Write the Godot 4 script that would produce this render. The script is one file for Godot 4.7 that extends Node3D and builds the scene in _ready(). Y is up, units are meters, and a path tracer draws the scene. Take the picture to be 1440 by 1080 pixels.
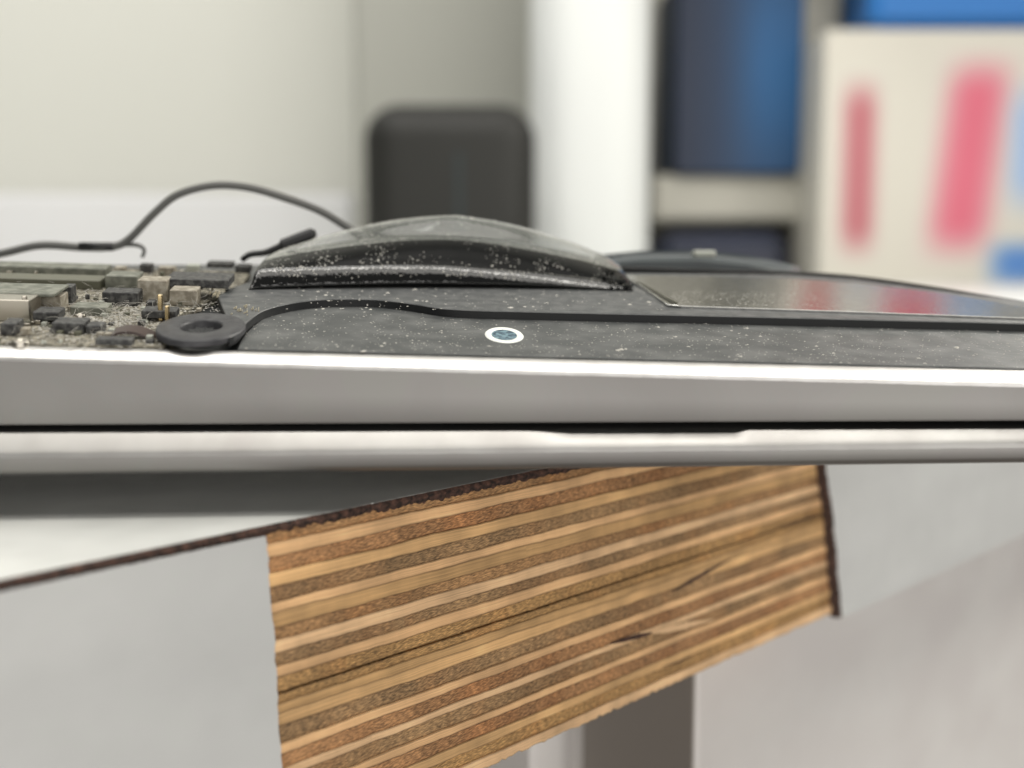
extends Node3D
# All lengths below are millimetres measured from the eye point EYE unless a name says otherwise.
const MM := 0.001
const EYE := Vector3(0, 0.7806, 0)
const FOCAL := 1800.0          # picture units of the 1440 x 1080 photograph
const TABLE := -36.0           # desk top below the eye
const LID := -30.6             # underside of the laptop
const GROW := 36.0 / 30.6      # the desk frame is laid out for 30.6 and set back

var sp := 0.0
var cp := 1.0
var org := Vector3.ZERO        # base of the thing being built, metres
var used := {}
var M := {}
var rng := RandomNumberGenerator.new()
var nz := FastNoiseLite.new()
# laptop frames
var fu := Vector3.ZERO; var fv := Vector3.ZERO; var f0 := Vector3(0, 0, -167.0)
var bu := Vector3.ZERO; var bv := Vector3.ZERO; var bw := Vector3.ZERO; var bo := Vector3.ZERO
# desk edge frame
var te := Vector3(.66875, 0, -.74348); var tn := Vector3(.74348, 0, .66875); var tb := Vector3(5.7, -30.6, -169.8)

# ---------------------------------------------------------------- helpers
func lin(r: float, g: float, b: float) -> Color:
	return Color(r, g, b).linear_to_srgb()

func ray(x: float, y: float) -> Vector3:
	var a := (x - 720.0) / FOCAL
	var b := (y - 540.0) / FOCAL
	return Vector3(a, -(b * cp + sp), -(cp - b * sp))

func on_plane(x: float, y: float, p: Vector3, n: Vector3) -> Vector3:
	var r := ray(x, y)
	return r * (p.dot(n) / r.dot(n))

func at_z(x: float, y: float, z: float) -> Vector3:
	return on_plane(x, y, Vector3(0, 0, z), Vector3(0, 0, 1))

func front(u: float, v: float, y: float) -> Vector3:
	var p := f0 + fu * u + fv * v
	p.y = y
	return p

func base_y(u: float, v: float, off := 0.0) -> float:
	var p := f0 + fu * u + fv * v
	return bo.y - (bw.x * (p.x - bo.x) + bw.z * (p.z - bo.z)) / bw.y + off

func bp(u: float, v: float, w: float) -> Vector3:
	return bo + bu * u + bv * v + bw * w

func bpx(x: float, y: float, w := 0.0) -> Vector2:   # (u, v) on the sloping base of the laptop
	var d := on_plane(x, y, bo + bw * w, bw) - bo
	return Vector2(d.dot(bu), d.dot(bv))

func desk(s: float, q: float, y: float) -> Vector3:    # s along the edge, q inwards, y from the desk top
	return (tb + te * s - tn * q + Vector3(0, y, 0)) * GROW

func world(p: Vector3) -> Vector3:
	return p * MM + EYE

func numbered(called: String) -> String:
	var k: int = used.get(called, -1) + 1
	used[called] = k
	return called if k == 0 else "%s_%03d" % [called, k]

func tag(o: Node, label: String, category: String, group := "", kind := "") -> void:
	if label: o.set_meta("label", label)
	if category: o.set_meta("category", category)
	if group: o.set_meta("group", group)
	if kind: o.set_meta("kind", kind)

func thing(called: String, base_mm: Vector3, label: String, category: String, group := "") -> Node3D:
	var o := Node3D.new()
	o.name = numbered(called)
	add_child(o)
	o.position = world(base_mm)
	org = o.position
	tag(o, label, category, group)
	return o

func start() -> SurfaceTool:
	var st := SurfaceTool.new()
	st.begin(Mesh.PRIMITIVE_TRIANGLES)
	return st

func commit(st: SurfaceTool, called: String, m: Material, parent: Node, label := "") -> MeshInstance3D:
	st.generate_normals()
	var o := MeshInstance3D.new()
	o.mesh = st.commit()
	o.material_override = m
	o.name = called
	parent.add_child(o, true)
	if label: o.set_meta("label", label)
	return o

func put(st: SurfaceTool, p: Vector3, uv := Vector2.ZERO) -> void:
	st.set_uv(uv)
	st.add_vertex(world(p) - org)

# a triangle whose front looks along `out`
func tri(st: SurfaceTool, a: Vector3, b: Vector3, c: Vector3, out: Vector3, ua := Vector2.ZERO, ub := Vector2.ZERO, uc := Vector2.ZERO) -> void:
	if (b - a).cross(c - a).dot(out) > 0:
		put(st, a, ua); put(st, c, uc); put(st, b, ub)
	else:
		put(st, a, ua); put(st, b, ub); put(st, c, uc)

func quad(st: SurfaceTool, a: Vector3, b: Vector3, c: Vector3, d: Vector3, out: Vector3, ua := Vector2(0, 0), ub := Vector2(1, 0), uc := Vector2(1, 1), ud := Vector2(0, 1)) -> void:
	tri(st, a, b, c, out, ua, ub, uc)
	tri(st, a, c, d, out, ua, uc, ud)

# box with chamfered edges; xs = three axes scaled to the full size
func block(st: SurfaceTool, c: Vector3, ax: Vector3, ay: Vector3, az: Vector3, size: Vector3, b: float) -> void:
	st.set_smooth_group(-1)
	var h := size * 0.5
	b = minf(b, minf(h.x, minf(h.y, h.z)) * 0.6)
	var f := func(x: float, y: float, z: float) -> Vector3: return c + ax * x + ay * y + az * z
	var q := func(p: Array) -> void:
		var mid: Vector3 = (p[0] + p[1] + p[2]) / 3.0
		if p.size() == 4:
			quad(st, p[0], p[1], p[2], p[3], mid - c)
		else:
			tri(st, p[0], p[1], p[2], mid - c)
	for s in [-1.0, 1.0]:
		q.call([f.call(s * h.x, -h.y + b, -h.z + b), f.call(s * h.x, h.y - b, -h.z + b), f.call(s * h.x, h.y - b, h.z - b), f.call(s * h.x, -h.y + b, h.z - b)])
		q.call([f.call(-h.x + b, s * h.y, -h.z + b), f.call(h.x - b, s * h.y, -h.z + b), f.call(h.x - b, s * h.y, h.z - b), f.call(-h.x + b, s * h.y, h.z - b)])
		q.call([f.call(-h.x + b, -h.y + b, s * h.z), f.call(h.x - b, -h.y + b, s * h.z), f.call(h.x - b, h.y - b, s * h.z), f.call(-h.x + b, h.y - b, s * h.z)])
		for t in [-1.0, 1.0]:
			q.call([f.call(s * h.x, t * (h.y - b), -h.z + b), f.call(s * h.x, t * (h.y - b), h.z - b), f.call(s * (h.x - b), t * h.y, h.z - b), f.call(s * (h.x - b), t * h.y, -h.z + b)])
			q.call([f.call(s * h.x, -h.y + b, t * (h.z - b)), f.call(s * h.x, h.y - b, t * (h.z - b)), f.call(s * (h.x - b), h.y - b, t * h.z), f.call(s * (h.x - b), -h.y + b, t * h.z)])
			q.call([f.call(-h.x + b, s * h.y, t * (h.z - b)), f.call(h.x - b, s * h.y, t * (h.z - b)), f.call(h.x - b, s * (h.y - b), t * h.z), f.call(-h.x + b, s * (h.y - b), t * h.z)])
			for r in [-1.0, 1.0]:
				q.call([f.call(s * h.x, t * (h.y - b), r * (h.z - b)), f.call(s * (h.x - b), t * h.y, r * (h.z - b)), f.call(s * (h.x - b), t * (h.y - b), r * h.z)])

func box_at(st: SurfaceTool, lo: Vector3, hi: Vector3, b: float) -> void:
	block(st, (lo + hi) * 0.5, Vector3.RIGHT, Vector3.UP, Vector3.BACK, (hi - lo).abs(), b)

# rows of points joined to a sheet; uv = (column, row) share
func sheet(st: SurfaceTool, rows: Array, out: Vector3, group := 1, sharp: Array = []) -> void:
	var g := group
	for r in rows.size() - 1:
		if r in sharp: g += 1
		st.set_smooth_group(g)
		var a: PackedVector3Array = rows[r]
		var b: PackedVector3Array = rows[r + 1]
		var n := a.size()
		for k in n - 1:
			var d := (a[k + 1] - a[k]).cross(b[k] - a[k])
			var o := out
			if out == Vector3.ZERO:
				o = d
			var u0 := float(k) / (n - 1); var u1 := float(k + 1) / (n - 1)
			var v0 := float(r) / (rows.size() - 1); var v1 := float(r + 1) / (rows.size() - 1)
			quad(st, a[k], a[k + 1], b[k + 1], b[k], o, Vector2(u0, v0), Vector2(u1, v0), Vector2(u1, v1), Vector2(u0, v1))

func tube(st: SurfaceTool, pts: PackedVector3Array, r0: float, r1 := -1.0, sides := 8) -> void:
	if r1 < 0: r1 = r0
	st.set_smooth_group(1)
	var n := pts.size()
	var rings: Array = []
	var side := Vector3.ZERO
	for k in n:
		var d := (pts[mini(k + 1, n - 1)] - pts[maxi(k - 1, 0)]).normalized()
		if side == Vector3.ZERO:
			side = d.cross(Vector3(0.31, 0.9, 0.2)).normalized()
		side = (side - d * side.dot(d)).normalized()
		var other := d.cross(side)
		var r := lerpf(r0, r1, float(k) / maxi(1, n - 1))
		var ring := PackedVector3Array()
		for j in sides + 1:
			var t := TAU * j / sides
			ring.append(pts[k] + (side * cos(t) + other * sin(t)) * r)
		rings.append(ring)
	for k in n - 1:
		for j in sides:
			var mid: Vector3 = (rings[k][j] + rings[k + 1][j + 1]) * 0.5 - (pts[k] + pts[k + 1]) * 0.5
			quad(st, rings[k][j], rings[k][j + 1], rings[k + 1][j + 1], rings[k + 1][j], mid)
	for k in [0, n - 1]:
		var d2: Vector3 = pts[0] - pts[1] if k == 0 else pts[n - 1] - pts[n - 2]
		for j in sides:
			tri(st, pts[k], rings[k][j], rings[k][j + 1], d2)

func spline(pts: Array, per := 6, closed := false) -> Array:
	var out: Array = []
	var n := pts.size()
	for i in (n if closed else n - 1):
		var p0 = pts[(i - 1 + n) % n] if closed else pts[maxi(i - 1, 0)]
		var p1 = pts[i]
		var p2 = pts[(i + 1) % n]
		var p3 = pts[(i + 2) % n] if closed else pts[mini(i + 2, n - 1)]
		for k in per:
			var t := float(k) / per
			out.append(0.5 * (2.0 * p1 + (p2 - p0) * t + (2.0 * p0 - 5.0 * p1 + 4.0 * p2 - p3) * t * t + (3.0 * p1 - p0 - 3.0 * p2 + p3) * t * t * t))
	if not closed: out.append(pts[n - 1])
	return out

func inset(poly: PackedVector2Array, d: float) -> PackedVector2Array:
	var n := poly.size()
	var area := 0.0
	for i in n: area += poly[i].cross(poly[(i + 1) % n])
	var s := signf(area)
	var out := PackedVector2Array()
	for i in n:
		var a := (poly[i] - poly[(i - 1 + n) % n]).normalized()
		var b := (poly[(i + 1) % n] - poly[i]).normalized()
		var na := Vector2(-a.y, a.x) * s
		var nb := Vector2(-b.y, b.x) * s
		var m := (na + nb)
		m = m.normalized() if m.length() > 0.01 else na
		out.append(poly[i] + m * d / maxf(0.4, m.dot(na)))
	return out

# flat piece lying on the laptop's base: outline in (u, v), between two heights, chamfered top edge. low = NAN: straight down to w_low
func slab(st: SurfaceTool, poly: PackedVector2Array, w_top: float, w_low: float, b: float, world_low := INF, sides: SurfaceTool = null) -> void:
	var top := inset(poly, b)
	var n := poly.size()
	var idx := Geometry2D.triangulate_polygon(top)
	st.set_smooth_group(-1)
	for k in range(0, idx.size(), 3):
		var p := [top[idx[k]], top[idx[k + 1]], top[idx[k + 2]]]
		tri(st, bp(p[0].x, p[0].y, w_top), bp(p[1].x, p[1].y, w_top), bp(p[2].x, p[2].y, w_top), bw, p[0] * 0.01, p[1] * 0.01, p[2] * 0.01)
	var mid := Vector2.ZERO
	var area := 0.0
	for i in n: area += poly[i].cross(poly[(i + 1) % n])
	for i in n:
		var j := (i + 1) % n
		var e := (poly[j] - poly[i]) * signf(area)
		var o := bu * e.y - bv * e.x
		var a0 := bp(top[i].x, top[i].y, w_top); var a1 := bp(top[j].x, top[j].y, w_top)
		var b0 := bp(poly[i].x, poly[i].y, w_top - b); var b1 := bp(poly[j].x, poly[j].y, w_top - b)
		var c0 := bp(poly[i].x, poly[i].y, w_low); var c1 := bp(poly[j].x, poly[j].y, w_low)
		if world_low != INF:
			c0.y = world_low; c1.y = world_low
		st.set_smooth_group(2)
		quad(st, a0, a1, b1, b0, o + bw, top[i] * 0.01, top[j] * 0.01, poly[j] * 0.01, poly[i] * 0.01)
		var sd := st if sides == null else sides
		sd.set_smooth_group(3)
		quad(sd, b0, b1, c1, c0, o, poly[i] * 0.01, poly[j] * 0.01, poly[j] * 0.01, poly[i] * 0.01)

func pix_poly(list: Array, w: float, per := 0) -> PackedVector2Array:
	var pts: Array = []
	for p in list: pts.append(bpx(p[0], p[1], w))
	if per > 0: pts = spline(pts, per, true)
	return PackedVector2Array(pts)

# ---------------------------------------------------------------- materials
func mat(c: Color, rough: float, metal := 0.0) -> StandardMaterial3D:
	var m := StandardMaterial3D.new()
	m.albedo_color = c
	m.roughness = rough
	m.metallic = metal
	return m

func noise_tex(c0: Color, c1: Color, freq: float, seed_: int, size := 512, oct := 4, p0 := 0.25, p1 := 0.75) -> NoiseTexture2D:
	var n := FastNoiseLite.new()
	n.seed = seed_; n.frequency = freq; n.fractal_octaves = oct
	var t := NoiseTexture2D.new()
	t.width = size; t.height = size; t.seamless = true; t.noise = n
	var g := Gradient.new()
	g.set_color(0, c0); g.set_color(1, c1); g.set_offset(0, p0); g.set_offset(1, p1)
	t.color_ramp = g
	return t

func bump_tex(freq: float, seed_: int, strength: float, size := 512) -> NoiseTexture2D:
	var n := FastNoiseLite.new()
	n.seed = seed_; n.frequency = freq; n.fractal_octaves = 3
	var t := NoiseTexture2D.new()
	t.width = size; t.height = size; t.seamless = true; t.noise = n
	t.as_normal_map = true; t.bump_strength = strength
	return t

func grained(c0: Color, c1: Color, rough: float, tiles: float, freq: float, seed_: int, metal := 0.0, bump := 0.0, p0 := 0.25, p1 := 0.75) -> StandardMaterial3D:
	var m := mat(Color.WHITE, rough, metal)
	m.albedo_texture = noise_tex(c0, c1, freq, seed_, 512, 4, p0, p1)
	m.uv1_triplanar = true
	m.uv1_scale = Vector3.ONE * tiles
	if bump > 0:
		m.normal_enabled = true
		m.normal_texture = bump_tex(freq * 2.0, seed_ + 7, bump)
	return m

# veneer seen along its length: long pale streaks, or the speckled cut ends of the cross layers
func ply_tex(pale: bool, base: Color, seed_: int) -> ImageTexture:
	var w := 1024; var h := 48
	var r := RandomNumberGenerator.new(); r.seed = seed_
	var n := FastNoiseLite.new(); n.seed = seed_; n.frequency = 0.02
	var im := Image.create(w, h, false, Image.FORMAT_RGB8)
	for y in h:
		for x in w:
			var a := n.get_noise_2d(x * 0.18, y * 6.0) * 0.5 + n.get_noise_2d(x * 0.6 + 900.0, y * 14.0) * 0.35
			var slow := n.get_noise_2d(x * 0.35, 3000.0)
			var c := base
			if pale:
				c = c * (1.0 + 0.26 * a + 0.2 * slow)
			else:
				var cell := n.get_noise_2d((x + y * 0.9) * 4.6, (y - x * 0.22) * 5.0 + 500.0)
				var cell2 := n.get_noise_2d((x + y) * 9.0, y * 9.0 + 1500.0)
				c = c * (1.0 + 0.22 * slow + 0.42 * cell + 0.25 * cell2)
				c = c.lerp(Color(c.r * 1.04, c.g * 0.97, c.b * 0.92), clampf(n.get_noise_2d(x * 0.3, 7000.0) * 1.4, 0, 0.7))
			var edge := minf(y, h - 1 - y) / float(h)
			if edge < 0.07: c = c * 0.80     # glue line
			im.set_pixel(x, y, Color(c.r, c.g, c.b))
	if not pale:
		for k in 420:                       # short slanting open pores
			var x := r.randi_range(4, w - 16); var y := r.randi_range(4, h - 10)
			var len_ := r.randi_range(3, 8)
			var dark := r.randf() < 0.6
			for t in len_:
				var px := x + t; var py := clampi(y + int(t * 0.7), 1, h - 2)
				var c2 := im.get_pixel(px, py)
				c2 = c2 * (0.58 if dark else 1.28)
				im.set_pixel(px, py, Color(c2.r, c2.g, c2.b))
	im.generate_mipmaps()
	return ImageTexture.create_from_image(im)

func make_materials() -> void:
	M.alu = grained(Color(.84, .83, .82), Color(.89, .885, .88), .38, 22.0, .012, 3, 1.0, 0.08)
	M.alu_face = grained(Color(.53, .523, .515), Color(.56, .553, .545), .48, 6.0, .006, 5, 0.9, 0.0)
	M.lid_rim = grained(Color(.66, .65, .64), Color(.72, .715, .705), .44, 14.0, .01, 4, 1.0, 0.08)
	M.black_gap = mat(lin(.012, .012, .013), .7)
	M.black_plastic = grained(Color(.25, .26, .265), Color(.35, .355, .355), .45, 30.0, .02, 9, 0.0, 0.6)
	M.eyelet = grained(Color(.17, .17, .185), Color(.26, .26, .27), .5, 40.0, .02, 13, 0.0, 0.8)
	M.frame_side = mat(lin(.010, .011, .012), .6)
	M.dusty_plate = grained(Color(.25, .26, .26), Color(.39, .395, .39), .52, 15.0, .016, 11, 0.0, 0.5, .3, .9)
	M.pouch = mat(lin(.007, .0075, .0075), .26)
	M.pouch.metallic_specular = .16
	M.pouch.normal_enabled = true
	M.pouch.normal_texture = bump_tex(.03, 21, 0.25)
	M.pouch.uv1_triplanar = true
	M.pouch.uv1_scale = Vector3.ONE * 40.0
	M.film = mat(Color(.78, .80, .77, .15), .12)
	M.film.transparency = BaseMaterial3D.TRANSPARENCY_ALPHA
	M.pouch_roll = mat(lin(.008, .008, .008), .06)
	M.pouch_roll.metallic_specular = 1.0
	M.pouch_roll.normal_enabled = true
	M.pouch_roll.normal_texture = bump_tex(.05, 23, 1.0)
	M.pouch_roll.uv1_triplanar = true
	M.pouch_roll.uv1_scale = Vector3.ONE * 50.0
	M.flat_pouch = grained(Color(.66, .66, .65), Color(.74, .74, .73), .14, 30.0, .03, 31, 1.0, 0.2)
	M.board = grained(Color(.30, .285, .24), Color(.68, .655, .59), .8, 60.0, .02, 41, 0.0, 1.5, .3, .8)
	M.chip = grained(Color(.13, .13, .135), Color(.36, .36, .35), .55, 80.0, .02, 43)
	M.steel = mat(Color(.72, .70, .66), .28, 1.0)
	M.brass = mat(Color(.82, .74, .58), .22, 1.0)
	M.beige = grained(Color(.50, .47, .41), Color(.68, .655, .60), .55, 60.0, .02, 45)
	M.greygreen = grained(Color(.36, .37, .33), Color(.54, .545, .50), .5, 40.0, .02, 47)
	M.olive = mat(Color(.36, .36, .30), .45)
	M.pale = mat(Color(.66, .67, .63), .5)
	M.cable = mat(Color(.38, .38, .37), .5)
	M.black_rubber = mat(lin(.012, .012, .013), .45)
	M.lint = mat(Color(.72, .71, .68), .95)
	M.white_ring = mat(Color(.90, .91, .89), .6)
	M.blue_dot = grained(Color(.10, .22, .30), Color(.44, .56, .60), .5, 90.0, .02, 49, 0.0, 0.0, .4, .6)
	M.laminate = grained(Color(.85, .855, .84), Color(.90, .905, .89), .38, 8.0, .01, 51)
	M.band = grained(Color(.80, .805, .80), Color(.835, .84, .835), .45, 9.0, .01, 53)
	M.kraft = grained(Color(.09, .07, .062), Color(.42, .30, .25), .8, 90.0, .02, 55, 0.0, 1.0)
	M.panel = grained(Color(.885, .87, .86), Color(.91, .90, .89), .5, 6.0, .01, 57)
	M.brown = mat(Color(.56, .535, .51), .45)
	M.wall = mat(Color(.83, .83, .80), .85)
	M.wall_low = mat(Color(.87, .87, .875), .6)
	M.grey_cup = mat(Color(.63, .63, .60), .7)
	M.pillar = mat(Color(.855, .865, .86), .6)
	M.dark_box = mat(lin(.009, .009, .007), .6)
	M.shelf = mat(Color(.72, .71, .67), .6)
	var ply: Array = []
	for k in 3: ply.append(ply_mat(ply_tex(true, [Color(.91, .735, .54), Color(.88, .71, .50), Color(.93, .77, .59)][k], 100 + k)))
	for k in 4: ply.append(ply_mat(ply_tex(false, [Color(.66, .51, .35), Color(.66, .495, .34), Color(.63, .505, .36), Color(.70, .55, .36)][k], 200 + k)))
	ply.append(ply_mat(ply_tex(true, Color(.81, .65, .45), 300)))
	M.ply = ply
	M.pale_wood = mat(Color(.90, .75, .58), .7)

func ply_mat(t: Texture2D) -> StandardMaterial3D:
	var m := mat(Color.WHITE, .68)
	m.albedo_texture = t
	return m

# ---------------------------------------------------------------- dust and lint
func flake_mesh(seed_: int) -> ArrayMesh:
	var r := RandomNumberGenerator.new(); r.seed = seed_
	var st := start()
	st.set_smooth_group(-1)
	var n := 6
	var ring: Array = []
	for k in n:
		var t := TAU * k / n
		ring.append(Vector3(cos(t), 0, sin(t)) * r.randf_range(.6, 1.1))
	for k in n:
		var a: Vector3 = ring[k]; var b: Vector3 = ring[(k + 1) % n]
		st.add_vertex(Vector3(0, .45, 0)); st.add_vertex(a); st.add_vertex(b)
	st.generate_normals()
	return st.commit()

func scatter(called: String, parent: Node, spots: Array, seed_: int, label := "") -> void:   # spots: [point mm, normal, size mm, stretch]
	var mm := MultiMesh.new()
	mm.transform_format = MultiMesh.TRANSFORM_3D
	mm.mesh = flake_mesh(seed_)
	mm.instance_count = spots.size()
	for k in spots.size():
		var s = spots[k]
		var y: Vector3 = s[1].normalized()
		var x := y.cross(Vector3(rng.randf_range(-1, 1), rng.randf_range(-1, 1), rng.randf_range(-1, 1))).normalized()
		var z := x.cross(y)
		var d: float = s[2] * MM
		mm.set_instance_transform(k, Transform3D(Basis(x * d * s[3], y * d, z * d), world(s[0]) - org))
	var o := MultiMeshInstance3D.new()
	o.multimesh = mm
	o.material_override = M.lint
	o.name = called
	o.set_meta("kind", "stuff")
	if label: o.set_meta("label", label)
	parent.add_child(o, true)

# ---------------------------------------------------------------- the scene
func _ready() -> void:
	rng.seed = 77
	nz.seed = 5; nz.frequency = 0.05
	var pitch := atan(207.0 / FOCAL)
	sp = sin(pitch); cp = cos(pitch)
	var cam := Camera3D.new()
	cam.name = "camera"
	cam.position = EYE
	cam.rotation = Vector3(-pitch, 0, 0)
	cam.fov = rad_to_deg(2.0 * atan(540.0 / FOCAL))
	var attr := CameraAttributesPhysical.new()
	attr.frustum_focal_length = 40.0
	attr.frustum_focus_distance = 0.188
	attr.exposure_aperture = 11.0
	attr.frustum_near = 0.01
	attr.frustum_far = 30.0
	cam.attributes = attr
	cam.near = 0.01
	cam.far = 30.0
	add_child(cam)
	var env := Environment.new()
	env.background_mode = Environment.BG_COLOR
	env.background_color = Color(.80, .81, .80)
	env.background_energy_multiplier = 0.13
	env.tonemap_mode = Environment.TONE_MAPPER_LINEAR
	env.tonemap_exposure = 1.0
	env.sdfgi_enabled = true; env.ssao_enabled = true; env.ssil_enabled = true
	var we := WorldEnvironment.new()
	we.name = "environment"
	we.environment = env
	add_child(we)
	# lamps of the room: a long ceiling lamp beyond the desk, one overhead a little in front, and a broad window behind the camera
	area("desk_lamp_light", Vector3(0.50, 0.36, -0.60), Vector3(-.02, -.02, -0.15), Vector2(0.34, 0.12), 0.35, Color(1, .985, .95))
	area("overhead_light", Vector3(0.0, 1.0, -0.10), Vector3(0, 0, -0.17), Vector2(1.5, 0.08), 0.44, Color(1, .985, .955))
	area("ceiling_light", Vector3(0.0, 1.25, -0.12), Vector3(0, 0, -0.17), Vector2(1.6, 1.5), 1.5, Color(1, .985, .955))
	area("window_light", Vector3(0.85, -0.05, 1.8), Vector3(0, -.04, -0.2), Vector2(3.6, 1.8), 4.5, Color(1, .985, .965))
	area("wall_wash_light", Vector3(-0.5, 0.95, -0.60), Vector3(-0.25, .32, -1.35), Vector2(1.2, 0.3), 0.52, Color(1, .995, .98))

	make_materials()
	# frames of the laptop
	var yaw := deg_to_rad(4.0)
	fu = Vector3(cos(yaw), 0, -sin(yaw)); fv = Vector3(-sin(yaw), 0, -cos(yaw))
	var l := on_plane(0, 487, f0, fv); var r := on_plane(1440, 522, f0, fv)
	bu = (r - l).normalized()
	var tilt := deg_to_rad(8.0)
	bv = fv * cos(tilt) + Vector3.UP * sin(tilt)
	bw = bu.cross(bv).normalized()
	bv = bw.cross(bu)
	bo = (l + r) * 0.5

	setting()
	build_desk()
	build_under_desk()
	build_background()
	build_laptop()

func area(called: String, at: Vector3, to: Vector3, size: Vector2, energy: float, c: Color) -> void:
	var a := AreaLight3D.new()
	a.name = called
	a.area_size = size
	a.light_energy = energy
	a.light_color = c
	a.shadow_enabled = true
	a.area_range = 8.0
	a.area_attenuation = 2.0
	add_child(a)
	a.look_at_from_position(EYE + at, EYE + to, Vector3.UP if absf((to - at).normalized().y) < .95 else Vector3.FORWARD)

func setting() -> void:
	org = Vector3.ZERO
	var st := start()
	box_at(st, Vector3(-2500, -260, -1420), Vector3(900, 1700, -1350), 2)
	var o := commit(st, "wall", M.wall, self)
	tag(o, "pale cream wall far behind the laptop, upper left of the view", "wall", "", "structure")

# ---------------------------------------------------------------- desk
func edge_wave(i: int, s: float) -> float:
	var calm := .3 if i == 12 else 1.0
	return calm * (nz.get_noise_2d(s * 1.1, i * 37.0) * 0.19 + nz.get_noise_2d(s * 6.0, i * 53.0 + 400.0) * 0.07)

func build_desk() -> void:
	var d := thing("desk", desk(0, 0, -39), "white laminate desk whose chipped edge bares striped plywood under the laptop", "desk")
	# the white sheet on top
	var st := start()
	var a := desk(-170, 0, 0); var b := desk(1500, 0, 0); var c := desk(1500, 1100, 0); var e := desk(-170, 1100, 0)
	st.set_smooth_group(-1)
	quad(st, a, b, c, e, Vector3.UP)
	quad(st, desk(-170, 0, -.35), desk(1500, 0, -.35), b, a, tn)
	quad(st, desk(-170, 1100, -.35), desk(1500, 1100, -.35), c, e, -tn)
	quad(st, desk(1500, 0, -.35), desk(1500, 1100, -.35), c, b, te)
	quad(st, desk(-170, 0, -.35), desk(-170, 1100, -.35), e, a, -te)
	quad(st, desk(-170, 0, -.35), desk(1500, 0, -.35), desk(1500, 1100, -.35), desk(-170, 1100, -.35), Vector3.DOWN)
	commit(st, "top_sheet", M.laminate, d)
	# the broken dark edge of that sheet
	st = start()
	var up_row := PackedVector3Array(); var mid_row := PackedVector3Array(); var low_row := PackedVector3Array(); var in_row := PackedVector3Array()
	var s := -170.0
	while s < 300.0:
		var t := smoothstep(-52, -30, s) * (1.0 - smoothstep(8, 40, s))
		var j := nz.get_noise_2d(s * 9.0, 11.0); var j2 := nz.get_noise_2d(s * 22.0, 91.0)
		up_row.append(desk(s, -.12 - .2 * j2 - .15 * j, -.02 + .05 * j2))
		mid_row.append(desk(s, -.30 - .25 * j - .2 * j2, -.45 + .1 * j2))
		low_row.append(desk(s, -.12 + .1 * j, -1.0 - .45 * j - .34 * j2 - .12 * t))
		in_row.append(desk(s, 1.5, -1.0 - .2 * j))
		s += .35
	sheet(st, [up_row, mid_row, low_row, in_row], tn, 1, [1, 2])
	commit(st, "sheet_edge", M.kraft, d, "dark brown broken edge of the white top sheet")
	# plies, top to bottom
	var kinds := []    # [thickness weight, index into M.ply, recess]
	var heights := []
	var pr := RandomNumberGenerator.new(); pr.seed = 12
	var seq := [3, 0, 4, 1, 5, 0, 7, 3, 2, 5, 0, 6,   6, 7, 1, 5, 0, 4, 2, 5, 0, 4, 1, 6, 2]
	var wts := [.9, 1.0, 1.25, 1.05, 1.15, .8, 1.15, 1.0, .95, .95, .9, 1.2,   .8, .75, 1.0, 1.35, .8, 1.2, .65, 1.25, .7, 1.25, .85, 1.2, 1.0]
	var total := 0.0
	for w in wts: total += w
	var y := -.8
	var span := 38.0 - .8
	var bounds := [y]
	for w in wts:
		y -= w / total * span
		bounds.append(y)
	for i in seq.size():
		var pale: bool = seq[i] < 3 or seq[i] == 7
		var rec := (pr.randf_range(-.02, .05) if pale else pr.randf_range(.08, .22))
		st = start()
		var top := PackedVector3Array(); var low := PackedVector3Array(); var tin := PackedVector3Array(); var lin_ := PackedVector3Array()
		var tl := PackedVector3Array(); var ll := PackedVector3Array()
		s = -50.0
		var cols := 0
		while s <= 84.0:
			var yt: float = bounds[i] + (edge_wave(i, s) if i > 0 else 0.0)
			var yl: float = bounds[i + 1] + edge_wave(i + 1, s)
			if i == seq.size() - 1:
				yl += nz.get_noise_2d(s * 14.0, 800.0) * .30 + nz.get_noise_2d(s * 40.0, 800.0) * .25
			if i == 11: yl += .13 - .03 * nz.get_noise_2d(s * 8.0, 5.0)
			if i == 12: yt -= .13 - .03 * nz.get_noise_2d(s * 8.0, 45.0)
			var dep := rec + nz.get_noise_2d(s * 10.0, i * 71.0) * (.05 if pale else .12)
			tin.append(desk(s, 12.0, yt)); top.append(desk(s, dep + .05, yt)); tl.append(desk(s, dep, yt - .09))
			ll.append(desk(s, dep, yl + .09)); low.append(desk(s, dep + .05, yl)); lin_.append(desk(s, 12.0, yl))
			s += .67
			cols += 1
		var off := pr.randf()
		st.set_smooth_group(1)
		for k in cols - 1:
			var ua := off + k * .67 / 110.0; var ub := off + (k + 1) * .67 / 110.0
			quad(st, top[k], top[k + 1], tl[k + 1], tl[k], tn, Vector2(ua, 0), Vector2(ub, 0), Vector2(ub, .06), Vector2(ua, .06))
			quad(st, tl[k], tl[k + 1], ll[k + 1], ll[k], tn, Vector2(ua, .06), Vector2(ub, .06), Vector2(ub, .94), Vector2(ua, .94))
			quad(st, ll[k], ll[k + 1], low[k + 1], low[k], tn, Vector2(ua, .94), Vector2(ub, .94), Vector2(ub, 1), Vector2(ua, 1))
			st.set_smooth_group(2)
			quad(st, tin[k], tin[k + 1], top[k + 1], top[k], Vector3.UP, Vector2(ua, .1), Vector2(ub, .1), Vector2(ub, .2), Vector2(ua, .2))
			quad(st, low[k], low[k + 1], lin_[k + 1], lin_[k], Vector3.DOWN, Vector2(ua, .1), Vector2(ub, .1), Vector2(ub, .2), Vector2(ua, .2))
			st.set_smooth_group(1)
		commit(st, "ply_layer", M.ply[seq[i]], d)
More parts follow.
